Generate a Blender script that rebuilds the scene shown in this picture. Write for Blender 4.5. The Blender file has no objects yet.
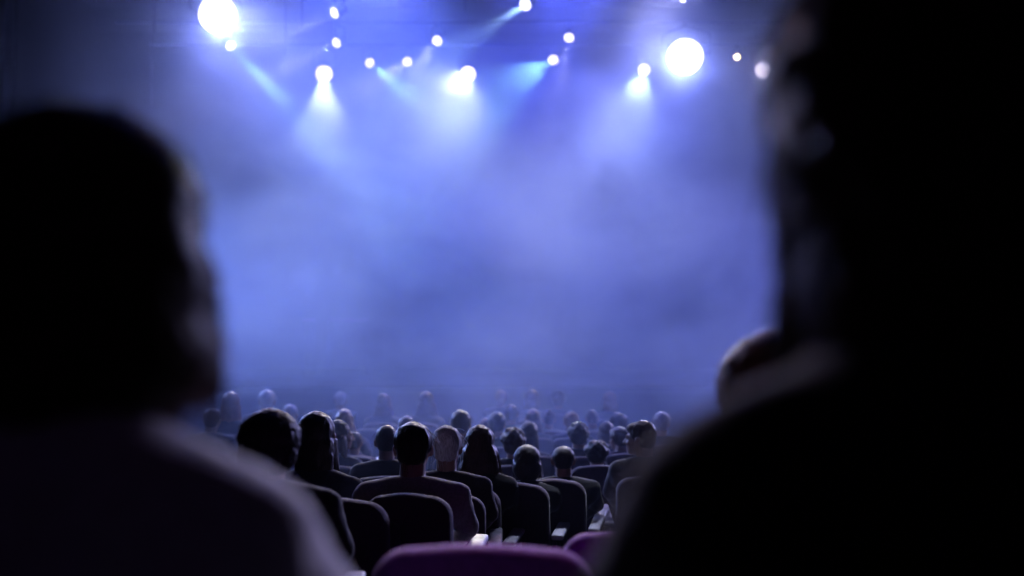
import bpy, bmesh, math, random
import numpy as np
from mathutils import Vector, Matrix, Quaternion, noise as mnoise
random.seed(7)
SC = bpy.context.scene
COL = SC.collection
PI = math.pi
F = 995.0                       # focal length in pixels of the 1024 wide frame
CZ = 0.97                       # camera height over the floor of its own row
TILT = math.atan(52 / F)

def at(px, py, D):
    """world point seen at a pixel of the photo, at world depth y = D"""
    u, v = (px - 512) / F, (288 - py) / F
    d = Vector((u, math.cos(TILT) - v * math.sin(TILT), math.sin(TILT) + v * math.cos(TILT)))
    k = D / d.y
    return Vector((d.x * k, D, CZ + d.z * k))

FLOOR = [(-3, -.80), (0, -.97), (1.05, -1.08), (2.1, -1.38), (3.2, -1.48), (4.75, -1.66), (5.6, -1.74), (7, -1.83), (9, -1.9), (17.2, -1.95)]
def zf(y):
    for (a, za), (b, zb) in zip(FLOOR, FLOOR[1:]):
        if y <= b:
            return CZ + za + (zb - za) * (y - a) / (b - a)
    return CZ + FLOOR[-1][1]

# ------------------------------------------------------------------ materials
def newmat(name):
    m = bpy.data.materials.new(name); m.use_nodes = True
    nt = m.node_tree
    return m, nt, nt.nodes['Principled BSDF']

def mat(name, col, rough=.6, metal=0.0, noise=0.0, nscale=40.0, spec=.5, sheen=0.0, bump=0.0, stretch=None, emit=None, estr=0):
    m, nt, b = newmat(name)
    b.inputs['Base Color'].default_value = (*col, 1)
    b.inputs['Roughness'].default_value = rough
    b.inputs['Metallic'].default_value = metal
    b.inputs['Specular IOR Level'].default_value = spec
    if sheen:
        b.inputs['Sheen Weight'].default_value = sheen
        b.inputs['Sheen Roughness'].default_value = .4
    if emit:
        b.inputs['Emission Color'].default_value = (*emit, 1)
        b.inputs['Emission Strength'].default_value = estr
    if noise or bump:
        tc = nt.nodes.new('ShaderNodeTexCoord')
        mp = nt.nodes.new('ShaderNodeMapping')
        if stretch: mp.inputs['Scale'].default_value = stretch
        n = nt.nodes.new('ShaderNodeTexNoise'); n.inputs['Scale'].default_value = nscale; n.inputs['Detail'].default_value = 4
        nt.links.new(tc.outputs['Object'], mp.inputs['Vector']); nt.links.new(mp.outputs['Vector'], n.inputs['Vector'])
        if noise:
            r = nt.nodes.new('ShaderNodeValToRGB')
            r.color_ramp.elements[0].position = .3; r.color_ramp.elements[1].position = .7
            r.color_ramp.elements[0].color = (*[c * (1 - noise) for c in col], 1)
            r.color_ramp.elements[1].color = (*[min(1, c * (1 + noise)) for c in col], 1)
            nt.links.new(n.outputs['Fac'], r.inputs['Fac']); nt.links.new(r.outputs['Color'], b.inputs['Base Color'])
        if bump:
            bp = nt.nodes.new('ShaderNodeBump'); bp.inputs['Strength'].default_value = bump; bp.inputs['Distance'].default_value = .01
            nt.links.new(n.outputs['Fac'], bp.inputs['Height']); nt.links.new(bp.outputs['Normal'], b.inputs['Normal'])
    return m

M = {}
M['black'] = mat('black_metal', (.015, .015, .017), .45, .6, noise=.3)
M['wall'] = mat('dark_wall_paint', (.007, .006, .010), .9, noise=.3, nscale=3, bump=.2, spec=.05)
M['carpet'] = mat('dark_carpet', (.02, .014, .022), .95, noise=.5, nscale=120, bump=.5)
M['deck'] = mat('black_stage_deck', (.03, .03, .035), .55, noise=.3, nscale=6)
M['curtain'] = mat('black_velvet_curtain', (.003, .0025, .004), .95, noise=.3, nscale=8, stretch=(1, 1, .05), spec=.03)
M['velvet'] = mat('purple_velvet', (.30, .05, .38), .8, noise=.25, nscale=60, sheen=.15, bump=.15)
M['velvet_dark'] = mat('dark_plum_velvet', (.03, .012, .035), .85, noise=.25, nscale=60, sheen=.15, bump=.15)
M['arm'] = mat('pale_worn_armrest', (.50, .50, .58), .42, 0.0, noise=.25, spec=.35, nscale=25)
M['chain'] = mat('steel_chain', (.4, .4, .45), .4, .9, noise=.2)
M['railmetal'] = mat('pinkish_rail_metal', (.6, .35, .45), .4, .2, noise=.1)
M['skin'] = mat('skin', (.30, .17, .13), .5, noise=.12, nscale=30)
def hairmat(name, col, rough=.42):
    return mat(name, col, rough, noise=.45, nscale=30, stretch=(8, 8, .6), spec=.22, bump=.3)
M['hair_brown'] = hairmat('dark_brown_hair', (.055, .028, .022))
M['hair_black'] = hairmat('black_hair', (.022, .016, .018))
M['hair_auburn'] = hairmat('auburn_hair', (.20, .075, .05))
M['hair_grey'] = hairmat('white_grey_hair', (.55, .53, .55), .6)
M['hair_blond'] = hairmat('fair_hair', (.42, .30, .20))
def cloth(name, col, sheen=.2): return mat(name, col, .9, noise=.2, nscale=90, sheen=sheen, bump=.25)
M['c_black'] = cloth('black_cloth', (.012, .011, .013))
M['c_navy'] = cloth('navy_cloth', (.02, .025, .05))
M['c_grey'] = cloth('pale_grey_cloth', (.30, .28, .28))
M['c_white'] = cloth('off_white_knit', (.66, .62, .70), .8)
M['c_char'] = cloth('charcoal_cloth', (.05, .048, .055))
M['c_plum'] = cloth('plum_cloth', (.10, .05, .10))
M['denim'] = cloth('dark_denim', (.02, .025, .045))
M['shoe'] = mat('black_shoe_leather', (.015, .013, .013), .4, noise=.2)

# ------------------------------------------------------------------ helpers
def link(name, me, mats=None, parent=None, loc=None, rot=None):
    o = bpy.data.objects.new(name, me); COL.objects.link(o)
    if mats is not None and me is not None:
        for m in (mats if isinstance(mats, (list, tuple)) else [mats]): me.materials.append(m)
    if parent: o.parent = parent
    if loc is not None: o.location = loc
    if rot is not None: o.rotation_euler = rot
    return o

def tag(o, label=None, cat=None, group=None, kind=None):
    if label: o['label'] = label
    if cat: o['category'] = cat
    if group: o['group'] = group
    if kind: o['kind'] = kind
    return o

def empty(name, loc=(0, 0, 0), rz=0):
    o = bpy.data.objects.new(name, None); COL.objects.link(o)
    o.location = loc; o.rotation_euler = (0, 0, rz); o.empty_display_size = .1
    return o

def me_from(bm, name='m', smooth=True):
    me = bpy.data.meshes.new(name); bm.to_mesh(me); bm.free()
    if smooth:
        for p in me.polygons: p.use_smooth = True
    return me

def add_box(bm, c, s, rot=None, bev=0.0, seg=2):
    r = bmesh.ops.create_cube(bm, size=1.0)
    vs = r['verts']
    bmesh.ops.scale(bm, vec=s, verts=vs)
    if bev:
        es = list({e for v in vs for e in v.link_edges})
        g = bmesh.ops.bevel(bm, geom=es, offset=bev, segments=seg, profile=.5, affect='EDGES')
        vs = list({v for f in g['faces'] for v in f.verts} | {v for v in vs if v.is_valid})
    if rot is not None: bmesh.ops.rotate(bm, cent=(0, 0, 0), matrix=rot, verts=vs)
    bmesh.ops.translate(bm, vec=c, verts=vs)
    return vs

def add_tube(bm, pts, radii, n=10, caps=True):
    """a tube along points, rings of n"""
    rings = []
    pts = [Vector(p) for p in pts]
    if not isinstance(radii, (list, tuple)): radii = [radii] * len(pts)
    up = None
    for i, p in enumerate(pts):
        d = (pts[min(i + 1, len(pts) - 1)] - pts[max(i - 1, 0)]).normalized()
        if up is None:
            up = Vector((0, 0, 1)) if abs(d.z) < .9 else Vector((0, 1, 0))
        a = d.cross(up)
        if a.length < 1e-6: a = d.cross(Vector((1, 0, 0)))
        a.normalize(); b = a.cross(d).normalized(); up = b
        rings.append([bm.verts.new(p + (a * math.cos(2 * PI * k / n) + b * math.sin(2 * PI * k / n)) * radii[i]) for k in range(n)])
    for r0, r1 in zip(rings, rings[1:]):
        for k in range(n):
            bm.faces.new((r0[k], r0[(k + 1) % n], r1[(k + 1) % n], r1[k]))
    if caps and n > 2:
        bm.faces.new(list(reversed(rings[0]))); bm.faces.new(rings[-1])
    return rings

def add_lathe(bm, prof, n=20, mtx=None):
    """prof: (r, z) list"""
    rings = []
    for r, z in prof:
        rings.append([bm.verts.new((r * math.cos(2 * PI * k / n), r * math.sin(2 * PI * k / n), z)) for k in range(n)])
    for r0, r1 in zip(rings, rings[1:]):
        for k in range(n):
            bm.faces.new((r0[k], r0[(k + 1) % n], r1[(k + 1) % n], r1[k]))
    bm.faces.new(list(reversed(rings[0]))); bm.faces.new(rings[-1])
    if mtx is not None: bmesh.ops.transform(bm, matrix=mtx, verts=[v for r in rings for v in r])

def add_ell(bm, c, r, rot=None, sub=3):
    g = bmesh.ops.create_icosphere(bm, subdivisions=sub, radius=1.0)
    vs = g['verts']
    bmesh.ops.scale(bm, vec=r, verts=vs)
    if rot is not None: bmesh.ops.rotate(bm, cent=(0, 0, 0), matrix=Matrix.Rotation(rot[1], 3, rot[0]), verts=vs)
    bmesh.ops.translate(bm, vec=c, verts=vs)
    return vs

def add_cap(bm, a, b, ra, rb, n=14, m=10):
    """tapered capsule"""
    a, b = Vector(a), Vector(b)
    k = max(2, int((b - a).length / (min(ra, rb) * .8)))
    d = (b - a).normalized()
    pts, rad = [], []
    for i in range(5):
        t = math.sin((i - 5) / 5 * PI / 2); pts.append(a + d * t * ra * .999); rad.append(max(1e-4, ra * math.sqrt(max(0, 1 - t * t))))
    for i in range(k + 1):
        f = i / k; pts.append(a.lerp(b, f)); rad.append(ra + (rb - ra) * f)
    for i in range(1, 6):
        t = math.sin(i / 5 * PI / 2); pts.append(b + d * t * rb * .999); rad.append(max(1e-4, rb * math.sqrt(max(0, 1 - t * t))))
    add_tube(bm, pts, rad, n)

def remesh(bm, voxel, smooth=4, fac=.5, name='m'):
    bmesh.ops.recalc_face_normals(bm, faces=bm.faces)
    me = me_from(bm, name)
    o = bpy.data.objects.new('tmp', me); COL.objects.link(o)
    r = o.modifiers.new('r', 'REMESH'); r.mode = 'VOXEL'; r.voxel_size = voxel
    s = o.modifiers.new('s', 'SMOOTH'); s.iterations = smooth; s.factor = fac
    dg = bpy.context.evaluated_depsgraph_get()
    out = bpy.data.meshes.new_from_object(o.evaluated_get(dg))
    out.name = name
    bpy.data.objects.remove(o); bpy.data.meshes.remove(me)
    for p in out.polygons: p.use_smooth = True
    return out

# ------------------------------------------------------------------ the building
def struct(name, bm, m, smooth=False):
    return tag(link(name, me_from(bm, name, smooth), m), kind='structure')

def build_room():
    bm = bmesh.new()
    ys = [-3 + .35 * i for i in range(59)]
    ys[-1] = 17.0
    rows = [[bm.verts.new((x, y, zf(y))) for x in (-12, -6, 0, 6, 12)] for y in ys]
    for a, b in zip(rows, rows[1:]):
        for i in range(4): bm.faces.new((a[i], a[i + 1], b[i + 1], b[i]))
    struct('floor', bm, M['carpet'], True)
    zs = CZ - .80
    bm = bmesh.new(); add_box(bm, (0, 22.5, zs - .06), (22, 11, .12)); struct('stage_floor', bm, M['deck'])
    bm = bmesh.new(); add_box(bm, (0, 17.06, zs - .62), (22, .1, 1.1)); struct('trim_1', bm, M['wall'])
    z0, z1 = CZ - 2.1, CZ + 9.5
    for nm, c, s in (('wall_left', (-12.1, 12.5, (z0 + z1) / 2), (.2, 31.4, z1 - z0)), ('wall_right', (12.1, 12.5, (z0 + z1) / 2), (.2, 31.4, z1 - z0)),
                     ('wall_rear', (0, -3.1, (z0 + z1) / 2), (24, .2, z1 - z0)), ('wall_front', (0, 28.1, (z0 + z1) / 2), (24, .2, z1 - z0)),
                     ('ceiling', (0, 12.5, z1 + .1), (24.4, 31.4, .2))):
        bm = bmesh.new(); add_box(bm, c, s); struct(nm, bm, M['wall'])
    # proscenium: opening from x=-6.3 to 7.2, head at 6.6 m over the eye
    xl, xr, zt = -8.8, 8.8, CZ + 6.9
    for nm, x0, x1, a, b in (('wall_proscenium_left', -12, xl, z0, z1), ('wall_proscenium_right', xr, 12, z0, z1), ('wall_proscenium_header', xl, xr, zt, z1)):
        bm = bmesh.new(); add_box(bm, ((x0 + x1) / 2, 17.15, (a + b) / 2), (x1 - x0, .28, b - a)); struct(nm, bm, M['wall'])
    # wavy black drapes: legs at the sides and a full backcloth
    def drape(x0, x1, y, za, zb, lab):
        bm = bmesh.new(); n = int((x1 - x0) / .06)
        lo, hi = [], []
        for i in range(n + 1):
            x = x0 + (x1 - x0) * i / n; w = (.03 * math.sin(i * .9) + .02 * math.sin(i * .37 + 1)) * (.12 if y > 25 else 1)
            lo.append(bm.verts.new((x, y + w * 1.2, za))); hi.append(bm.verts.new((x, y + w * .7, zb)))
        for i in range(n): bm.faces.new((lo[i], lo[i + 1], hi[i + 1], hi[i]))
        o = link('stage_curtain', me_from(bm, 'stage_curtain'), M['curtain'])
        sol = o.modifiers.new('t', 'SOLIDIFY'); sol.thickness = .01
        tag(o, lab, 'curtain', 'black stage curtains')
    drape(-11.5, -9.6, 19.0, zs + .01, CZ + 8.6, 'black wing curtain hanging at the dark side of the stage, beyond the bob-haired person')
    drape(9.4, 11.5, 19.0, zs + .01, CZ + 8.6, 'black wing curtain hanging behind the long-haired person in black')
    drape(-11.9, 11.9, 27.4, zs + .01, CZ + 8.6, 'wide black backcloth curtain closing the stage behind the haze')
build_room()

# ------------------------------------------------------------------ haze
def build_haze():
    bm = bmesh.new()
    x0, x1, y0, y1, z0, z1 = -12.4, 12.4, -3.4, 28.4, CZ - 2.3, CZ + 9.9
    add_box(bm, ((x0 + x1) / 2, (y0 + y1) / 2, (z0 + z1) / 2), (x1 - x0, y1 - y0, z1 - z0))
    m = bpy.data.materials.new('theatre_haze'); m.use_nodes = True
    nt = m.node_tree; nt.nodes.clear(); N = nt.nodes.new; L = nt.links.new
    out = N('ShaderNodeOutputMaterial'); vs = N('ShaderNodeVolumeScatter')
    vs.inputs['Color'].default_value = (.45, .58, 1, 1); vs.inputs['Anisotropy'].default_value = HAZE_G
    L(vs.outputs[0], out.inputs['Volume'])
    tc = N('ShaderNodeTexCoord'); sep = N('ShaderNodeSeparateXYZ'); L(tc.outputs['Object'], sep.inputs[0])
    ramp = N('ShaderNodeMapRange'); ramp.interpolation_type = 'SMOOTHSTEP'
    for i, v in zip((1, 2, 3, 4), (4.2, 11.0, .003, 1.0)): ramp.inputs[i].default_value = v
    L(sep.outputs['Y'], ramp.inputs[0])
    n = N('ShaderNodeTexNoise'); n.inputs['Scale'].default_value = .42; n.inputs['Detail'].default_value = 6; n.inputs['Roughness'].default_value = .6; n.inputs['Distortion'].default_value = .6
    mp = N('ShaderNodeMapping'); mp.inputs['Scale'].default_value = (1, .7, 1.3); mp.inputs['Location'].default_value = (3.1, .4, 1.7)
    L(tc.outputs['Object'], mp.inputs[0]); L(mp.outputs[0], n.inputs['Vector'])
    nr = N('ShaderNodeMapRange')
    for i, v in zip((1, 2, 3, 4), (.39, .61, .18, 1.85)): nr.inputs[i].default_value = v
    L(n.outputs['Fac'], nr.inputs[0])
    a = N('ShaderNodeMath'); a.operation = 'MULTIPLY'; L(ramp.outputs[0], a.inputs[0]); L(nr.outputs[0], a.inputs[1])
    up = N('ShaderNodeMapRange'); up.interpolation_type = 'SMOOTHSTEP'
    for i, v in zip((1, 2, 3, 4), (15.0, 20.0, HAZE_D, HAZE_D * 2.2)): up.inputs[i].default_value = v
    L(sep.outputs['Y'], up.inputs[0])
    b = N('ShaderNodeMath'); b.operation = 'MULTIPLY'; L(a.outputs[0], b.inputs[0]); L(up.outputs[0], b.inputs[1])
    L(b.outputs[0], vs.inputs['Density'])
    m.cycles.volume_sampling = 'MULTIPLE_IMPORTANCE' if hasattr(m.cycles, 'volume_sampling') else None
    o = link('haze', me_from(bm, 'haze', False), m)
    tag(o, 'blue stage haze filling the hall from the middle rows to the stage', 'haze', kind='stuff')
HAZE_G, HAZE_D = .25, .075
build_haze()

# ------------------------------------------------------------------ stage lamps
def aim_q(d):
    return Vector(d).normalized().to_track_quat('Z', 'Y')

def fixture(px, py, D, tgt, r, col, estr, label, zbar, E=0, cone=10, blend=.4, beamcol=None, rad=.05):
    p = at(px, py, D); t = Vector(tgt); d = (t - p).normalized()
    root = empty('stage_light', (p.x, p.y, zbar))
    tag(root, label, 'stage light', 'stage lights on the bars')
    q = d.to_track_quat('Z', 'Y').to_matrix().to_4x4()
    loc = Matrix.Translation(p - Vector((p.x, p.y, zbar))) @ q
    bm = bmesh.new()
    add_lathe(bm, [(r * .55, -r * 3.2), (r * .85, -r * 3.0), (r * .9, -r * 1.6), (r * 1.12, -r * .6), (r * 1.14, -.004), (r * 1.02, -.004), (r * 1.0, -.02)], 24, loc)
    link('housing', me_from(bm, 'housing'), M['black'], root)
    bm = bmesh.new()
    add_lathe(bm, [(r * .98, -.018), (r * .9, -.004), (r * .6, .006), (r * .2, .01)], 24, loc)
    em = mat('lit_lens', (1, 1, 1), .3, emit=col, estr=estr, noise=.05)
    link('lens', me_from(bm, 'lens'), em, root)
    # yoke: U bracket from the bar to the housing sides
    side = loc.to_3x3() @ Vector((1, 0, 0))
    side = Vector((side.x, side.y, 0)).normalized() if Vector((side.x, side.y, 0)).length > .1 else Vector((1, 0, 0))
    c = p - Vector((p.x, p.y, zbar)) - d * r * 1.4
    top = Vector((0, 0, -.07))
    bm = bmesh.new()
    a1, a2 = c + side * r * 1.35, c - side * r * 1.35
    add_tube(bm, [a1, Vector((a1.x, a1.y, -.13)), Vector((a1.x * .6, a1.y * .6, -.08)), top, Vector((a2.x * .6, a2.y * .6, -.08)), Vector((a2.x, a2.y, -.13)), a2], .016, 8)
    add_tube(bm, [c + side * r * 1.4, c - side * r * 1.4], .02, 8)
    link('yoke', me_from(bm, 'yoke'), M['black'], root)
    bm = bmesh.new(); add_box(bm, (0, 0, -.03), (.07, .09, .09), bev=.012); link('clamp', me_from(bm, 'clamp', False), M['black'], root)
    if E:
        spot('beam', p + d * .03, d, E * BEAM, cone, blend, beamcol or col, rad)
    return root

def spot(name, p, d, E, cone, blend, col, rad=.05):
    l = bpy.data.lights.new(name, 'SPOT'); l.energy = E; l.spot_size = math.radians(cone); l.spot_blend = blend
    l.color = col; l.shadow_soft_size = rad
    o = bpy.data.objects.new(name + '_lamp', l); COL.objects.link(o)
    o.location = p; o.rotation_euler = Vector(d).to_track_quat('-Z', 'Y').to_euler()
    return o

BARS = {'a': (19.0, at(512, 0, 19).z + .25), 'b': (21.0, at(512, 36, 21).z + .30), 'c': (23.0, at(512, 58, 23).z + .32)}
WHT, LIL, CYA, BLU = (.42, .46, 1), (.45, .45, 1), (.25, .6, 1), (.25, .32, 1)
BEAM, BLIND = 6.0, 1700
LAMPS = [
 # px, py, bar, target pixel+depth, lens radius, colour, lens strength, label, energy, cone, blend, beam colour
 (218, 15, 'a', (470, 360, 6), .36, WHT, 12, 'huge glaring white stage light at the dark side of the bars', BLIND, 40, 1, (.26, .31, 1)),
 (231, 46, 'b', (330, 150, 19), .10, WHT, 10, 'small stage light just under the huge glare, with a pale cyan beam', 1000, 12, .6, CYA),
 (334, 13, 'a', (200, 75, 17), .10, WHT, 10, 'small round stage light straight above another, uppermost of that pair', 420, 12, .6, LIL),
 (336, 43, 'b', (200, 110, 18), .10, WHT, 10, 'small round stage light straight below another, above a bright oblong light', 520, 12, .6, LIL),
 (324, 74, 'c', (322, 300, 13), .19, WHT, 12, 'bright oblong stage light pointing down below two small round ones', 1300, 17, .6, (.45, .58, 1)),
 (370, 63, 'c', (440, 120, 19), .10, WHT, 10, 'small stage light with a cyan beam that crosses its neighbour', 600, 11, .6, CYA),
 (407, 62, 'c', (330, 115, 18), .10, WHT, 10, 'small round stage light whose beam crosses the cyan one', 380, 12, .6, LIL),
 (437, 41, 'b', (370, 130, 17), .10, WHT, 10, 'small round stage light alone on the middle bar', 380, 12, .6, LIL),
 (468, 74, 'c', (420, 140, 14), .17, WHT, 12, 'bright slanted stage light at the middle of the lowest bar', 2200, 16, .6, (.5, .58, 1)),
 (525, 5, 'a', (400, 85, 15), .11, WHT, 10, 'stage light at the top of the middle with a long cyan-white beam', 700, 11, .6, (.4, .6, 1)),
 (569, 38, 'b', (548, 130, 18), .10, WHT, 10, 'small round stage light just above a pair of cyan-beamed light', 250, 12, .6, LIL),
 (553, 60, 'c', (480, 105, 17), .11, WHT, 10, 'small stage light with a short bright cyan beam near the middle', 900, 13, .6, CYA),
 (644, 70, 'c', (590, 260, 12), .13, WHT, 10, 'stage light with a broad smoky beam beside the second huge glare', 1100, 17, .7, (.42, .55, 1)),
 (685, 57, 'b', (560, 330, 6), .38, WHT, 12, 'huge glaring white stage light near the long-haired person in black', BLIND, 40, 1, (.26, .31, 1)),
 (737, 57, 'c', (700, 200, 8), .06, (1, .8, .8), 20, 'tiny pinkish stage light beside the second huge glare', 0, 10, .5, None),
 (764, 70, 'c', (720, 300, 6), .19, WHT, 10, 'stage light almost touching the edge of the blurred long hair', 80, 50, 1, LIL),
 (683, -1, 'a', (660, 200, 8), .06, WHT, 15, 'tiny stage light right at the top above the second huge glare', 0, 10, .5, None),
]
def build_rig():
    for k, (D, z) in BARS.items():
        bm = bmesh.new(); add_tube(bm, [(-8.5, D, z), (8.5, D, z)], .03, 10)
        o = link('lighting_bar', me_from(bm, 'lighting_bar'), M['black'])
        tag(o, {'a': 'front lighting bar carrying the uppermost stage lights', 'b': 'middle lighting bar carrying the second tier of stage lights', 'c': 'rear lighting bar carrying the lowest tier of stage lights'}[k], 'lighting bar', 'lighting bars over the stage')
    for (px, py, k, tg, r, col, es, lab, E, cone, bl, bc) in LAMPS:
        D, z = BARS[k]
        fixture(px, py, D, at(*tg), r, col, es, lab, z, E, cone, bl, bc)
build_rig()
# added unseen lamps; the first are broad blue floods that fill the haze
def added_spot(p, t, E, cone, col, blend=1.0, rad=.3):
    p, t = Vector(p), Vector(t)
    spot('added_spot', p, t - p, E, cone, blend, col, rad)
W = [((-2.8, 20, CZ + 9.2), (-2.0, 9.5, CZ - .5), 25000, 40, (.085, .13, 1)),
     ((.6, 20, CZ + 9.2), (.5, 9, CZ - 1), 20000, 36, (.09, .12, 1)),
     ((-2.4, 7.5, CZ + 8), (-1.6, 18.8, CZ + .4), 52000, 32, (.07, .165, 1)),
     ((1.6, 7.5, CZ + 8), (1.0, 18.8, CZ + .4), 36000, 32, (.08, .12, 1)),
     # unseen backlights added over the stage lip and its sides to rim the audience
     ((-2.2, 16.4, CZ + 6.5), (-.5, 4.6, CZ - .7), 1800, 22, (.55, .5, 1)),
     ((2.4, 16.4, CZ + 6.5), (.3, 6.0, CZ - .7), 1800, 22, (.65, .5, 1)),
     ((4.2, 18.5, CZ + 8.6), (-1.0, 11.3, CZ - .7), 32000, 18, (.6, .6, 1)),
     ((-7.2, 16.0, CZ + 1.8), (.1, 7.5, CZ - .6), 8000, 30, (.18, .28, 1)),
     ((6.6, 16.0, CZ + 1.8), (-.3, 7.0, CZ - .6), 7000, 32, (.28, .30, 1)),
     # unseen lamps added to light shoulder and hair edges, armrests and purple seats
     ((1.3, 3.5, CZ + .5), (-.22, 1.0, CZ - .36), 520, 11, (.60, .54, 1)),
     ((-1.2, 7.5, CZ + 3.0), (.18, .82, CZ - .04), 380, 7, (.95, .68, .9)),
     ((1.0, 8.2, CZ + 4.0), (.38, 6.1, CZ - 1.05), 1500, 14, (.6, .66, 1)),
     ((.3, 6.2, CZ + 3.2), (.1, 2.3, CZ - .45), 400, 13, (.9, .42, 1))]
for w in W: added_spot(*w)


# ------------------------------------------------------------------ theatre seats
def rounded_slab(w, z0, z1, y, t, rc, bulge=.02, n=10, lean=.0):
    """upholstered slab standing in the xz plane, top corners rounded by rc; y is its front face"""
    bm = bmesh.new()
    prof = [(-w / 2 + .03, z0), (-w / 2, z0 + .03)]
    for i in range(n + 1):
        a = PI - i / n * PI / 2
        prof.append((-w / 2 + rc + rc * math.cos(a), z1 - rc + rc * math.sin(a)))
    for i in range(1, 8):
        f = i / 8; x = -w / 2 + rc + (w - 2 * rc) * f
        prof.append((x, z1 + .012 * math.sin(PI * f)))
    for i in range(n + 1):
        a = PI / 2 - i / n * PI / 2
        prof.append((w / 2 - rc + rc * math.cos(a), z1 - rc + rc * math.sin(a)))
    prof += [(w / 2, z0 + .03), (w / 2 - .03, z0)]
    zc = (z0 + z1) / 2
    def ring(k, yy):
        r = []
        for x, z in prof:
            X = x * k; Z = zc + (z - zc) * (1 - (1 - k) * w / (z1 - z0))
            curve = .05 * (X / (w / 2)) ** 2
            r.append(bm.verts.new((X, yy + curve - lean * (Z - z0), Z)))
        return r
    ks = [(.55, y + .0 + bulge), (.86, y + bulge * .8), (.95, y + bulge * .3), (1.0, y - t * .25), (1.0, y - t * .6), (.985, y - t * .85), (.96, y - t * .96), (.93, y - t), (.89, y - t), (.5, y - t)]
    rings = [ring(k, yy) for k, yy in ks]
    m = len(prof)
    for a, b in zip(rings, rings[1:]):
        for i in range(m): bm.faces.new((a[i], a[(i + 1) % m], b[(i + 1) % m], b[i]))
    for r in (rings[0], rings[-1]):
        c = bm.verts.new(sum((v.co for v in r), Vector()) / m)
        for i in range(m): bm.faces.new((r[i], r[(i + 1) % m], c))
    bmesh.ops.recalc_face_normals(bm, faces=bm.faces)
    return bm

SEAT_ME = {}
def seat_meshes(w, key):
    if key in SEAT_ME: return SEAT_ME[key]
    d = {}
    d['backrest'] = me_from(rounded_slab(w, .36, .93, -.23, .085, .095, lean=.10), 'backrest')
    bm = bmesh.new(); add_box(bm, (0, .03, .345), (w, .44, .12), bev=.045, seg=4)
    d['pan_down'] = me_from(bm, 'seat_pan')
    bm = bmesh.new(); add_box(bm, (0, -.09, .60), (w, .12, .42), bev=.045, seg=4, rot=Matrix.Rotation(.0, 3, 'X'))
    d['pan_up'] = me_from(bm, 'seat_pan')
    def arm(sx):
        bm = bmesh.new()
        R = Matrix.Rotation(math.radians(6), 3, 'X')
        vs = add_box(bm, (0, 0, 0), (.074, .46, .034), bev=.013, seg=3)
        bmesh.ops.rotate(bm, cent=(0, 0, 0), matrix=R, verts=vs)
        bmesh.ops.translate(bm, vec=(sx * (w / 2 + .045), -.03, .64), verts=vs)
        return me_from(bm, 'armrest')
    d['arm'] = {1: arm(1), -1: arm(-1)}
    def side(sx):
        bm = bmesh.new()
        add_box(bm, (sx * (w / 2 + .045), -.05, .335), (.036, .26, .56), bev=.012)
        add_box(bm, (sx * (w / 2 + .045), -.03, .03), (.07, .36, .05), bev=.012)
        return me_from(bm, 'pedestal', False)
    d['side'] = {1: side(1), -1: side(-1)}
    SEAT_ME[key] = d
    return d

def ob_mat(o, m):
    if not o.data.materials: o.data.materials.append(m)
    o.material_slots[0].link = 'OBJECT'; o.material_slots[0].material = m

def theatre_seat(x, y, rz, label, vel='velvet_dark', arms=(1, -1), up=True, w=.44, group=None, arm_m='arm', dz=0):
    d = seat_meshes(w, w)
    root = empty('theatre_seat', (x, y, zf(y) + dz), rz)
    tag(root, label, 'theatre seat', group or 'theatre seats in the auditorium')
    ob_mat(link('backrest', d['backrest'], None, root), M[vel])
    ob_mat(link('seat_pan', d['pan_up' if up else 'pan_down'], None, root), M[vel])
    for sx in arms:
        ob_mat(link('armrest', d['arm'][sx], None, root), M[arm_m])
        ob_mat(link('pedestal', d['side'][sx], None, root), M['black'])
    return root

# ------------------------------------------------------------------ people
NECK = Vector((0, -.055, 1.03))
def head_prims(bm, yaw, k=1.0):
    """skull, face, ears, neck about NECK, turned by yaw"""
    t = bmesh.new()
    c = Vector((0, .035, .135))                       # skull centre over the neck pivot
    add_ell(t, c + Vector((0, -.012, .028)), (.076, .094, .088))
    add_ell(t, c + Vector((0, .020, -.020)), (.066, .078, .098))
    add_ell(t, c + Vector((0, .055, -.082)), (.040, .040, .034))   # chin
    add_ell(t, c + Vector((0, .086, .016)), (.048, .018, .014))    # brow
    add_cap(t, c + Vector((0, .094, .008)), c + Vector((0, .118, -.032)), .009, .014)   # nose
    for s in (-1, 1):
        add_ell(t, c + Vector((s * .014, .106, -.036)), (.010, .011, .008), sub=2)
        add_ell(t, c + Vector((s * .031, .080, -.002)), (.014, .012, .010), sub=2)      # eyes
        add_ell(t, c + Vector((s * .045, .066, -.030)), (.020, .022, .020), sub=2)      # cheeks
        add_ell(t, c + Vector((s * .079, -.004, -.012)), (.010, .019, .031), sub=2)     # ears
        add_ell(t, c + Vector((s * .084, -.012, .002)), (.009, .015, .018), sub=2)
    add_ell(t, c + Vector((0, .092, -.058)), (.024, .012, .007), sub=2)
    add_ell(t, c + Vector((0, .090, -.068)), (.020, .012, .007), sub=2)
    bmesh.ops.rotate(t, cent=(0, 0, 0), matrix=Matrix.Rotation(yaw, 3, 'Z'), verts=t.verts)
    add_cap(t, (0, -.012, -.05), (0, .012, .09), .056 * k, .053 * k)
    bmesh.ops.translate(t, vec=NECK, verts=t.verts)
    me = bpy.data.meshes.new('h'); t.to_mesh(me); t.free(); bm.from_mesh(me); bpy.data.meshes.remove(me)

def arm_pts(s, sw):
    return [Vector((s * sw, -.085, .955 - (.03 if sw < .18 else 0) - (.03 if sw < .17 else 0))), Vector((s * (sw + .045), -.02, .80)), Vector((s * .135, .215, .64))]

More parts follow.
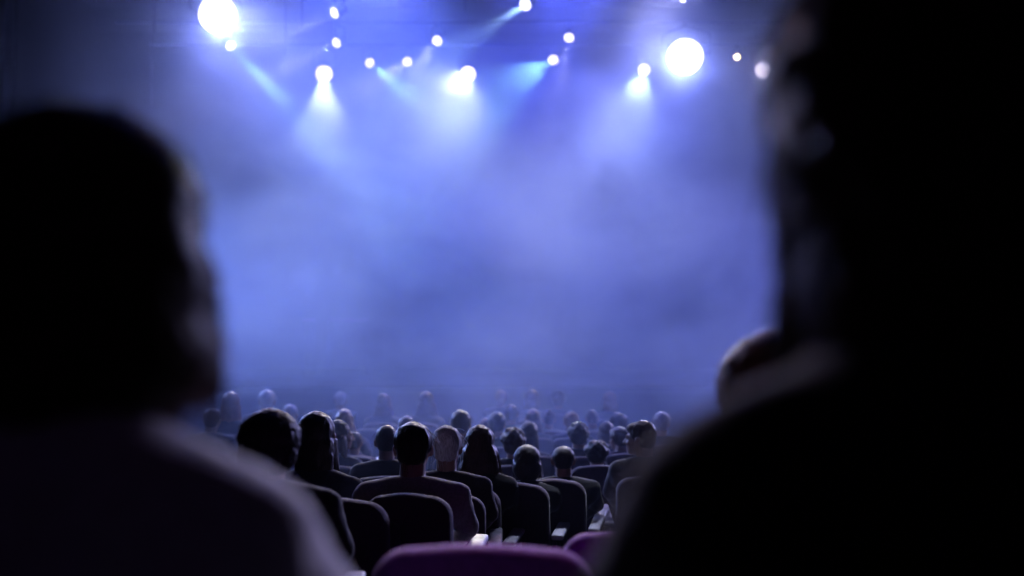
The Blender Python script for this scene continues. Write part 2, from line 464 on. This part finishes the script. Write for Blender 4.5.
def hand_prims(bm, s):
    w = Vector((s * .135, .215, .64))
    pc = Vector((s * .118, .275, .634))
    add_cap(bm, w, pc, .025, .027)
    for i, (off, ln) in enumerate(((-.031, .062), (-.010, .074), (.011, .069), (.031, .053))):
        a = pc + Vector((off, .020, .004)); b = a + Vector((-s * .006 + off * .12, ln * .55, .006)); c = b + Vector((0, ln * .5, -.016))
        add_cap(bm, a, b, .0088, .0082, 10); add_cap(bm, b, c, .0082, .0070, 10)
    t0 = w + Vector((-s * .022, .022, 0)); t1 = t0 + Vector((-s * .026, .034, .004)); t2 = t1 + Vector((-s * .004, .030, -.004))
    add_cap(bm, t0, t1, .012, .010, 10); add_cap(bm, t1, t2, .010, .008, 10)

def torso_prims(bm, sw, g, fem):
    add_ell(bm, (0, -.03, .55), (.165 + g, .12 + g, .11 + g))
    add_ell(bm, (0, -.055, .68), (.135 + g + (.0 if fem else .012), .10 + g, .15 + g))
    add_ell(bm, (0, -.08, .84), (.152 + g + (0 if fem else .018), .108 + g, .17 + g))
    for s in (-1, 1):
        zs = arm_pts(s, sw)[0].z
        add_cap(bm, (0, -.075, .955 + (zs - .955) * .4 + .045), (s * sw, -.088, zs), .052 + g * .6, .056 + g * .8)
        add_cap(bm, (s * .04, -.085, .97), (s * (sw - .03), -.09, zs - .055), .055 + g, .07 + g)
        if fem: add_ell(bm, (s * .07, .015, .85), (.06 + g, .05 + g, .06 + g))

def arm_prims(bm, s, sw, g):
    a, b, c = arm_pts(s, sw)
    add_cap(bm, a, b, .050 + g, .038 + g); add_cap(bm, b, c, .038 + g, .026 + g)

def leg_prims(bm, s, g, foot=True):
    h, k, a = Vector((s * .085, -.02, .545)), Vector((s * .115, .40, .535)), Vector((s * .115, .40, .09))
    add_cap(bm, h, k, .080 + g, .056 + g); add_cap(bm, k, k.lerp(a, .4) + Vector((0, -.012, 0)), .052 + g, .052 + g); add_cap(bm, k.lerp(a, .4) + Vector((0, -.012, 0)), a, .052 + g, .036 + g)
    if foot:
        add_cap(bm, a + Vector((0, -.02, -.045)), a + Vector((s * .02, .15, -.055)), .040, .030)

BODY = {}
def body_meshes(fem, yaw):
    key = (fem, yaw)
    if key in BODY: return BODY[key]
    sw = {0: .195, 1: .172, 2: .168}[int(fem)]
    d = {}
    bm = bmesh.new(); torso_prims(bm, sw, 0, fem); head_prims(bm, yaw, .88 if fem else 1.06)
    for s in (-1, 1): arm_prims(bm, s, sw, 0); hand_prims(bm, s); leg_prims(bm, s, 0)
    d['body'] = remesh(bm, .0078, 3, .5, 'person')
    if (fem, 'cl') not in BODY:
        c = {}
        bm = bmesh.new(); torso_prims(bm, sw, .014, fem)
        for s in (-1, 1): arm_prims(bm, s, sw, .014)
        add_lathe(bm, [(.062, -.03), (.064, .0), (.060, .008)], 20, Matrix.Translation(NECK + Vector((0, -.008, -.018))))
        me = remesh(bm, .013, 5, .5, 'top')
        folds(me, .006)
        c['top'] = me
        bm = bmesh.new(); add_ell(bm, (0, -.025, .54), (.178, .130, .115))
        for s in (-1, 1): leg_prims(bm, s, .012, False)
        c['trousers'] = remesh(bm, .013, 5, .5, 'trousers'); folds(c['trousers'], .005)
        for s in (-1, 1):
            bm = bmesh.new(); a = Vector((s * .115, .40, .045))
            add_cap(bm, a + Vector((0, -.02, 0)), a + Vector((s * .02, .16, -.008)), .050, .040)
            add_box(bm, a + Vector((s * .01, .065, -.034)), (.085, .27, .022), bev=.008)
            c['shoe', s] = remesh(bm, .009, 3, .5, 'shoe')
        BODY[(fem, 'cl')] = c
    d.update(BODY[(fem, 'cl')])
    BODY[key] = d
    return d

def folds(me, amp):
    for v in me.vertices:
        p = v.co
        n = mnoise.noise(Vector((p.x * 9, p.y * 9, p.z * 14))) + .5 * mnoise.noise(Vector((p.x * 22, p.y * 22, p.z * 30)))
        v.co = p + v.normal * n * amp

HC = Vector((0, .035, .135))
HAIR = {}
def hair_mesh(style, vox=.009, wisps=90, seed=1, fuzz=1.0):
    """hair around the neck pivot (head faces +y)"""
    key = (style, vox, wisps)
    if key in HAIR: return HAIR[key]
    rnd = random.Random(seed)
    bm = bmesh.new(); c = HC
    amp, st = .004, (26, 26, 7)
    E = lambda o, r: add_ell(bm, c + Vector(o), r)
    if style == 'short':
        E((0, -.020, .036), (.086, .096, .092)); E((0, -.050, -.010), (.070, .060, .070)); E((0, .045, .070), (.062, .050, .040)); amp = .005
    elif style == 'crop':
        E((0, -.018, .034), (.081, .094, .087)); E((0, -.046, -.012), (.066, .058, .062)); amp = .002
    elif style == 'curly':
        E((0, -.020, .040), (.098, .105, .100)); E((0, -.050, -.010), (.088, .070, .085))
        for i in range(70):
            t, z = rnd.uniform(0, 2 * PI), rnd.uniform(-.35, 1); q = math.sqrt(1 - z * z)
            o = Vector((.095 * q * math.cos(t), -.022 + .100 * q * math.sin(t), .038 + .098 * z))
            if o.y > .06 and o.z < .06: continue
            E(o, (rnd.uniform(.018, .028),) * 3)
        amp = .003; st = (40, 40, 40)
    elif style == 'afro':
        E((0, -.022, .040), (.124, .120, .116)); E((0, -.050, -.020), (.118, .095, .090)); amp = .007; st = (50, 50, 50)
    elif style == 'long':
        E((0, -.020, .036), (.090, .100, .094)); E((0, -.045, -.05), (.094, .072, .10))
        for i in range(7):
            f = i / 6; E((0, -.060 - .030 * f, -.09 - .20 * f), (.096 + .012 * f - .03 * f * f, .046, .075))
        for s in (-1, 1): add_cap(bm, c + Vector((s * .072, .0, -.02)), c + Vector((s * .090, .012, -.20)), .030, .026)
        amp = .005
    elif style == 'wide':          # long loose hair spreading over the shoulders
        E((0, -.020, .036), (.090, .100, .094)); E((0, -.045, -.05), (.104, .080, .10))
        for i in range(8):
            f = i / 7; E((0, -.058 - .034 * f, -.08 - .24 * f), (.110 + .050 * f, .050, .085))
        for s in (-1, 1): add_cap(bm, c + Vector((s * .078, .0, -.03)), c + Vector((s * .125, .010, -.27)), .034, .034)
        amp = .006
    elif style == 'smooth':        # smooth dome of chin-length hair
        E((0, -.018, .036), (.092, .102, .096)); E((0, -.030, -.045), (.100, .085, .115))
        for s in (-1, 1): add_cap(bm, c + Vector((s * .076, .02, -.01)), c + Vector((s * .080, .03, -.11)), .026, .022)
        amp = .003
    elif style == 'bun':
        E((0, -.018, .034), (.083, .096, .089)); E((0, -.046, -.012), (.068, .058, .06)); E((0, -.09, .105), (.044, .044, .042)); amp = .003
    elif style == 'bob':           # thick heavy bob of the close person
        E((0, -.020, .040), (.112, .112, .104)); E((0, -.040, -.03), (.130, .100, .120)); E((.004, -.050, -.10), (.136, .092, .085))
        for s in (-1, 1): add_cap(bm, c + Vector((s * .090, .0, -.02)), c + Vector((s * .104, .02, -.13)), .036, .028)
        E((0, -.05, -.155), (.112, .075, .05))
        amp = .004
    elif style == 'curtain':       # very long straight hair of the close person
        E((0, -.020, .035), (.126, .114, .108)); E((0, -.035, -.03), (.126, .098, .13)); E((0, -.045, -.12), (.114, .085, .13))
        for i in range(9):
            f = i / 8; E((0, -.055 - .032 * f, -.10 - .23 * f), (.113 - .012 * math.sin(PI * f) + .010 * f, .058, .085))
        for s in (-1, 1):
            add_cap(bm, c + Vector((s * .080, .01, -.02)), c + Vector((s * .076, .025, -.20)), .036, .034)
            add_cap(bm, c + Vector((s * .076, .025, -.20)), c + Vector((s * .125, .055, -.272)), .034, .026)
        amp = .006
    me = remesh(bm, vox, 14 if vox < .008 else 4, .5, 'hair')
    for v in me.vertices:
        p = v.co
        n = mnoise.noise(Vector((p.x * st[0] * 2, p.y * st[1] * 2, p.z * st[2] + 3 * mnoise.noise(p * 9)))) + .6 * mnoise.noise(Vector((p.x * st[0] * 5, p.y * st[1] * 5, p.z * st[2] * 2)))
        v.co = p + v.normal * n * amp
    if wisps:
        t = bmesh.new(); t.from_mesh(me); t.verts.ensure_lookup_table()
        vs = [(v.co.copy(), v.normal.copy()) for v in t.verts]
        for i in range(wisps):
            p, n = vs[rnd.randrange(len(vs))]
            if p.y > HC.y + .07: continue
            L = rnd.uniform(.02, .06) * fuzz
            if style in ('curly', 'afro'): L *= .5
            down = Vector((0, 0, -1)) if style not in ('curly', 'afro') else Vector((rnd.uniform(-1, 1), rnd.uniform(-1, 1), rnd.uniform(-1, 1)))
            if n.z > .6: down = Vector((p.x, p.y - HC.y, 0)).normalized()
            tan = (down - n * down.dot(n)); tan = tan.normalized() if tan.length > .05 else Vector((1, 0, 0))
            L *= 1.6
            pts, q, d = [p - n * .004], p.copy(), (tan + n * rnd.uniform(.05, .45) + Vector((rnd.uniform(-.2, .2), rnd.uniform(-.2, .2), 0))).normalized()
            for k in range(3):
                q = q + d * L / 3; d = (d - n * rnd.uniform(.0, .18) + Vector((0, 0, -.25)) + Vector((rnd.uniform(-.12, .12), rnd.uniform(-.12, .12), 0))).normalized(); pts.append(q.copy())
            r = rnd.uniform(.0006, .0013)
            add_tube(t, pts, [r, r, r * .8, r * .3], 3, caps=False)
        t.to_mesh(me); t.free()
        for p in me.polygons: p.use_smooth = True
    HAIR[key] = me
    return me

REPORT = []
def person(px, py, D, style, hair, top, label, fem=False, yaw=0, rz=0, seat='', seat_dz=0, seat_dx=0, vel='velvet_dark', hair_kw=None, wide=1.0, seat_rz=None, arms=(1, -1), dx=0, hs=1.0, hz=1.0, arm_m='arm', seat_label=None, w=.44, trs='denim', roll=0):
    """a seated person whose hair top shows at pixel px,py at depth D"""
    p = at(px, py, D); fl = zf(D)
    htop = {'afro': .156, 'curly': .14, 'bob': .144, 'curtain': .14}.get(style, .132) + HC.z + NECK.z - .45
    s = (p.z - fl - .45) / htop
    REPORT.append((label[:40], round(s, 2)))
    d = body_meshes(fem, yaw)
    o = link('person', d['body']); ob_mat(o, M['skin'])
    o.location = (p.x, D, fl + .45 * (1 - s)); o.scale = (s * wide, s * wide, s); o.rotation_euler = (0, roll, math.radians(rz))
    tag(o, label, 'person', 'people in the audience')
    ob_mat(link('top', d['top'], None, o), M[top])
    ob_mat(link('trousers', d['trousers'], None, o), M[trs])
    for k in (-1, 1): ob_mat(link('shoe', d['shoe', k], None, o), M['shoe'])
    h = link('hair', hair_mesh(style, **(hair_kw or {})), None, o); ob_mat(h, M[hair])
    h.location = NECK; h.rotation_euler = (0, 0, yaw); h.scale = (hs, hs, hs * hz)
    if seat:
        theatre_seat(p.x + seat_dx, D - .02, math.radians(rz if seat_rz is None else seat_rz), seat, vel, arms=arms, up=False, arm_m=arm_m, w=w, dz=seat_dz)
    return o

LEFT = math.radians(62)
def audience():
    near = dict(vox=.006, wisps=1500, fuzz=.55)
    person(99, 112, 1.0, 'bob', 'hair_brown', 'c_white', 'large blurred person with a thick dark bob and pale knit top, shoulder lit', fem=2, wide=1.07, hs=.95, hz=1.04, hair_kw=near, roll=0,
           seat='near seat holding the large blurred person with the thick dark bob', seat_dz=-.12)
    person(921, -48, .82, 'curtain', 'hair_brown', 'c_black', 'large blurred person in black with very long hair, head cut off by the frame', fem=2, wide=1.04, hs=1.0, hair_kw=near,
           seat='near seat holding the large blurred person in black with very long hair', seat_dz=-.12)
    person(768, 306, 2.0, 'afro', 'hair_auburn', 'c_black', 'person half hidden behind the long-haired person in black, hair rimmed reddish', hs=.84, seat='seat of the person half hidden behind the long-haired person in black')
    P = lambda *a, **k: person(*a, **k)
    P(273, 397, 3.45, 'afro', 'hair_black', 'c_black', 'person with one big round head of black hair beyond the lit pale shoulder', hs=.87, seat='seat under the person with the big round head of black hair', arms=(1,))
    P(318, 407, 4.9, 'long', 'hair_black', 'c_navy', 'person with straight long black hair and navy top, next to the big round hair', fem=True, hs=.95, seat='seat under the person with straight long black hair and navy top', arms=(1,))
    P(414, 420, 4.6, 'short', 'hair_black', 'c_grey', 'short-haired person in a grey shirt with lit shoulders above a dark seat', wide=1.06, rz=0, seat='dark seat holding the short-haired person in the grey shirt', arms=(1,), seat_rz=-8, w=.38, seat_dz=.05, seat_dx=.045)
    P(387, 423, 6.8, 'crop', 'hair_black', 'c_black', 'person with cropped dark hair and visible ear, shoulder touching the grey shirt', rz=6, seat='seat of the person with cropped dark hair by the grey shirt')
    P(407, 415, 9.4, 'short', 'hair_brown', 'c_char', 'person of whom only a hazy crown shows over the grey-shirted person', seat='hidden seat of the person whose crown shows over the grey shirt')
    P(447, 424, 5.45, 'short', 'hair_grey', 'c_char', 'white-haired person in a dark top beside the grey-shirted person', seat='seat under the white-haired person')
    P(480, 424, 5.95, 'wide', 'hair_brown', 'c_black', 'person with long dark hair fanning over the shoulders, right of the white-haired person', fem=True, seat='dark seat under the person whose long hair fans over the shoulders, pale armrest', arms=(1,), seat_rz=-12, w=.37)
    P(461, 409, 8.5, 'short', 'hair_brown', 'c_navy', 'bluish hazy person with short hair, just above the white-haired head', seat='seat of the bluish hazy person above the white-haired head')
    P(497, 411, 9.35, 'short', 'hair_black', 'c_black', 'bluish person with short dark hair above the long fanning hair, taller of two', seat='seat of the taller bluish person above the long fanning hair')
    P(486, 417, 10.2, 'crop', 'hair_auburn', 'c_plum', 'bluish person half behind a taller short-haired one, above the long fanning hair', seat='seat of the bluish person half behind the taller short-haired one')
    P(513, 428, 7.65, 'curly', 'hair_brown', 'c_black', 'person with a curly round head of brown hair, rim lit warm', seat='seat of the person with the curly round brown hair')
    P(527, 444, 6.25, 'smooth', 'hair_black', 'c_black', 'small person with a smooth dome of dark hair low in front of the curly one', fem=True, wide=1.12, seat='dark seat with lit outline and pale armrest under the smooth dome of dark hair', arms=(1,), seat_rz=-12, w=.37)
    P(528, 421, 8.5, 'long', 'hair_black', 'c_navy', 'bluish long-haired person sloping down to one side behind the curly head', fem=True, rz=10, seat='seat of the bluish long-haired person behind the curly head')
    P(563, 444, 6.55, 'crop', 'hair_black', 'c_black', 'small low dark head between the smooth dome and the taller short-haired one', wide=1.15, seat='dark seat with pale armrest under the small low dark head', arms=(1,), seat_rz=-12, w=.37)
    P(578, 420, 8.4, 'curly', 'hair_black', 'c_char', 'dark curly-haired person with a clear neck, standing above two low heads', hs=.92, seat='seat of the curly-haired person with the clear neck')
    P(596, 440, 7.65, 'curly', 'hair_black', 'c_black', 'low dark tousled head in front of the curly-haired person with a clear neck', wide=1.18, hs=.98, seat='seat of the low dark tousled head')
    P(620, 427, 8.75, 'short', 'hair_brown', 'c_plum', 'person with neat short hair and lit collar, pinkish rim on one cheek', yaw=LEFT * .35, rz=5, wide=1.22, hs=1.05, seat='seat of the person with the lit collar and pinkish cheek rim')
    P(644, 419, 6.8, 'short', 'hair_brown', 'c_char', 'person in profile looking aside, face edge and shoulder lit, near the black shoulder', yaw=LEFT, seat='seat of the person in profile looking aside')
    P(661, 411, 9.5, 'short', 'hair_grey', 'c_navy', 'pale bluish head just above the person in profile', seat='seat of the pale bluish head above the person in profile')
    P(606, 421, 9.6, 'long', 'hair_brown', 'c_navy', 'hazy person with a thin reddish edge, between the clear neck and lit collar', fem=True, seat='seat of the hazy person with the thin reddish edge')
    P(337, 419, 7.65, 'long', 'hair_brown', 'c_navy', 'person in profile with wavy hair and lit nose edge, beside straight long black hair', fem=True, yaw=-LEFT, seat='seat of the person in profile with wavy hair')
    P(345, 407, 9.3, 'wide', 'hair_blond', 'c_navy', 'fair long-haired hazy person just behind the wavy-haired profile', fem=True, hs=.9, seat='seat of the fair long-haired hazy person behind the wavy profile')
    P(355, 430, 8.5, 'crop', 'hair_brown', 'c_plum', 'small hazy head low beside the wavy-haired profile', seat='seat of the small hazy head beside the wavy profile')
    P(384, 392, 12.2, 'wide', 'hair_brown', 'c_navy', 'far hazy person with long glowing hair, first of two alike above the cropped head', fem=True, hs=.95, seat='seat of the first far person with long glowing hair')
    P(427, 391, 12.2, 'wide', 'hair_brown', 'c_char', 'far hazy person with long glowing hair, above the white-haired and grey-shirted heads', fem=True, hs=1.0, rz=-8, seat='seat of the far person with long glowing hair above the grey shirt')
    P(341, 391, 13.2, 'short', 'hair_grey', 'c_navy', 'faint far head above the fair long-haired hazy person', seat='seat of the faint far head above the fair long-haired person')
    P(231, 391, 10.6, 'long', 'hair_auburn', 'c_navy', 'far person with reddish lit hair right beside the thick dark bob', fem=True, rz=10, seat='seat of the far person with reddish lit hair')
    P(213, 407, 9.7, 'short', 'hair_brown', 'c_navy', 'head mostly covered by the thick dark bob, a lit crown showing', seat='seat of the head mostly covered by the thick dark bob', seat_dz=-.12)
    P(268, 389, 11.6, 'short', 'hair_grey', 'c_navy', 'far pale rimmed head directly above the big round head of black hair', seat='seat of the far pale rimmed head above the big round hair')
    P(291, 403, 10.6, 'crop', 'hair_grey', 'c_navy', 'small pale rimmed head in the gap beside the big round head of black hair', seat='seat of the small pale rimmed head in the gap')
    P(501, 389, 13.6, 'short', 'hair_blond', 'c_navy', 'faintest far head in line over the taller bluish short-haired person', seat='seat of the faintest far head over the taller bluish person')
    P(511, 404, 11.1, 'short', 'hair_brown', 'c_navy', 'faint hazy head directly above the curly brown hair', seat='seat of the faint hazy head above the curly brown hair')
    P(533, 407, 10.3, 'wide', 'hair_brown', 'c_navy', 'faint hazy person with long falling hair above the smooth dome of dark hair', fem=True, hs=.9, seat='seat of the faint hazy person with long falling hair')
    P(532, 389, 12.8, 'smooth', 'hair_brown', 'c_navy', 'faint far head above the hazy person with long falling hair', fem=True, seat='seat of the faint far head above the long falling hair')
    P(549, 410, 11.1, 'bun', 'hair_brown', 'c_navy', 'faint hazy flat-topped head next to the long falling hair', seat='seat of the faint hazy flat-topped head')
    P(558, 391, 13.6, 'curly', 'hair_black', 'c_navy', 'faint far broad head above the hazy flat-topped one', seat='seat of the faint far broad head')
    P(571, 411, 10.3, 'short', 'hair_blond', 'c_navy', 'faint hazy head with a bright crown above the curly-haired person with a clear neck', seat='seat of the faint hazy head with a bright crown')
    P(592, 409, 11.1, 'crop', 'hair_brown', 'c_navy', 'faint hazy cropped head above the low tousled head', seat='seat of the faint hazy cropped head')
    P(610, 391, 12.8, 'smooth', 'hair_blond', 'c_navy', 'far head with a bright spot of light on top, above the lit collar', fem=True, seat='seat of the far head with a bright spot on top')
    P(618, 409, 10.4, 'afro', 'hair_black', 'c_navy', 'hazy person with a wide rounded head behind the lit collar', hs=.85, seat='seat of the hazy person with a wide rounded head')
audience()

def empties():
    # the purple seats close to the eye
    p = at(489, 546, 2.12)
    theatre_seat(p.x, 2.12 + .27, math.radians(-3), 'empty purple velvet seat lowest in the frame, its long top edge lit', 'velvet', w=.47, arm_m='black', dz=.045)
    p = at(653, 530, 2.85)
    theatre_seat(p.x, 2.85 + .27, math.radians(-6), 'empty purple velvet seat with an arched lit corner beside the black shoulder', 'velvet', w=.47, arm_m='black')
    # the oblique dark row with pale armrests
    p = at(362, 480, 4.3)
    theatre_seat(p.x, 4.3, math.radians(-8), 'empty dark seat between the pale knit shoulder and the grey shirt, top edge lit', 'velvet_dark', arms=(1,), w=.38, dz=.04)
    # empty seats further down
    for i, (px, D) in enumerate(((352, 10.4), (372, 11.3))):
        p = at(px, 440, D)
        theatre_seat(p.x, D, 0, ['hazy empty seat behind the gap near the wavy profile',
                     'hazy empty seat farthest down the gap'][i], 'velvet_dark', w=.44)
empties()
for r in REPORT:
    pass

# ------------------------------------------------------------------ things on and over the stage
def stage_things():
    zs = CZ - .80
    a, b = at(302, 320, 24), at(368, 320, 24)
    bm = bmesh.new(); add_tube(bm, [(a.x, 24, a.z), (a.x + .32, 24, a.z)], .022, 8); add_tube(bm, [(a.x + .62, 24, a.z), (b.x, 24, a.z)], .022, 8)
    root = empty('handrail', ((a.x + b.x) / 2, 24, zs)); tag(root, 'faint pinkish rail in two lengths deep in the stage haze', 'rail')
    o = link('rail', me_from(bm, 'rail'), M['railmetal'], root); o.location = -Vector(root.location)
    for x in (a.x + .02, a.x + .30, a.x + .64, b.x - .02):
        bm = bmesh.new(); add_tube(bm, [(x, 24, zs), (x, 24, a.z)], .016, 8); add_box(bm, (x, 24, zs + .01), (.12, .12, .02), bev=.004)
        o = link('post', me_from(bm, 'post'), M['black'], root); o.location = -Vector(root.location)
    for i, (px, y0, y1, D, lab) in enumerate(((155, 0, 32, 18.2, 'short bright chain hanging in the dark beside the huge glare'), (302, 6, 26, 18.4, 'thin chain hanging left of two stacked round lights'),
                   (285, 40, 58, 19.5, 'thin chain end hanging below the first huge glare'), (400, 2, 22, 18.3, 'thin chain hanging above the crossing beams'),
                   (431, 10, 20, 18.5, 'short chain hanging above the lone round light'), (465, 2, 12, 18.2, 'short chain near the top light with the long beam'))):
        t, e = at(px, y0, D), at(px, y1, D)
        bm = bmesh.new(); n = max(6, int((t.z + 1.2 - e.z) / .05)); zz = t.z + 2.0
        while zz > e.z:
            k = int(zz / .05) % 2
            add_lathe(bm, [(.014, -.03), (.02, -.012), (.02, .012), (.014, .03)], 8, Matrix.Translation((t.x, D, zz)))
            zz -= .055
        tag(link('hoist_chain', me_from(bm, 'hoist_chain'), M['chain']), lab, 'chain', 'chains hanging over the stage')
    t, e = at(152, -60, 18.0), at(152, 118, 18.0)
    bm = bmesh.new(); add_tube(bm, [t, e], .012, 8)
    tag(link('hanging_cable', me_from(bm, 'hanging_cable'), M['chain']), 'long thin cable hanging straight down at the dark stage side', 'cable')
stage_things()

# unseen purple fill added to lift the blacks of the near rows
hl = bpy.data.lights.new('purple_fill', 'AREA'); hl.energy = 1.1; hl.size = 2.5; hl.color = (.55, .22, .9)
ho = bpy.data.objects.new('purple_fill', hl); COL.objects.link(ho); ho.location = (0, -1.6, CZ + 4.5); ho.rotation_euler = (math.radians(25), 0, 0)
# ------------------------------------------------------------------ world, camera
w = bpy.data.worlds.new('night'); SC.world = w; w.use_nodes = True
w.node_tree.nodes['Background'].inputs[0].default_value = (.002, .0015, .004, 1)
cam = bpy.data.cameras.new('camera'); co = bpy.data.objects.new('camera', cam); COL.objects.link(co)
cam.sensor_width = 36; cam.lens = F / 1024 * 36; cam.clip_start = .05; cam.clip_end = 200
co.location = (0, 0, CZ); co.rotation_euler = (PI / 2 + TILT, 0, 0)
cam.dof.use_dof = True; cam.dof.focus_distance = 5.0; cam.dof.aperture_fstop = 1.2
SC.camera = co
SC.view_settings.view_transform = 'Standard'
SC.view_settings.look = 'None'
SC.view_settings.exposure = -.15
SC.cycles.volume_step_rate = .35
SC.cycles.max_bounces = 4
SC.cycles.volume_bounces = 0
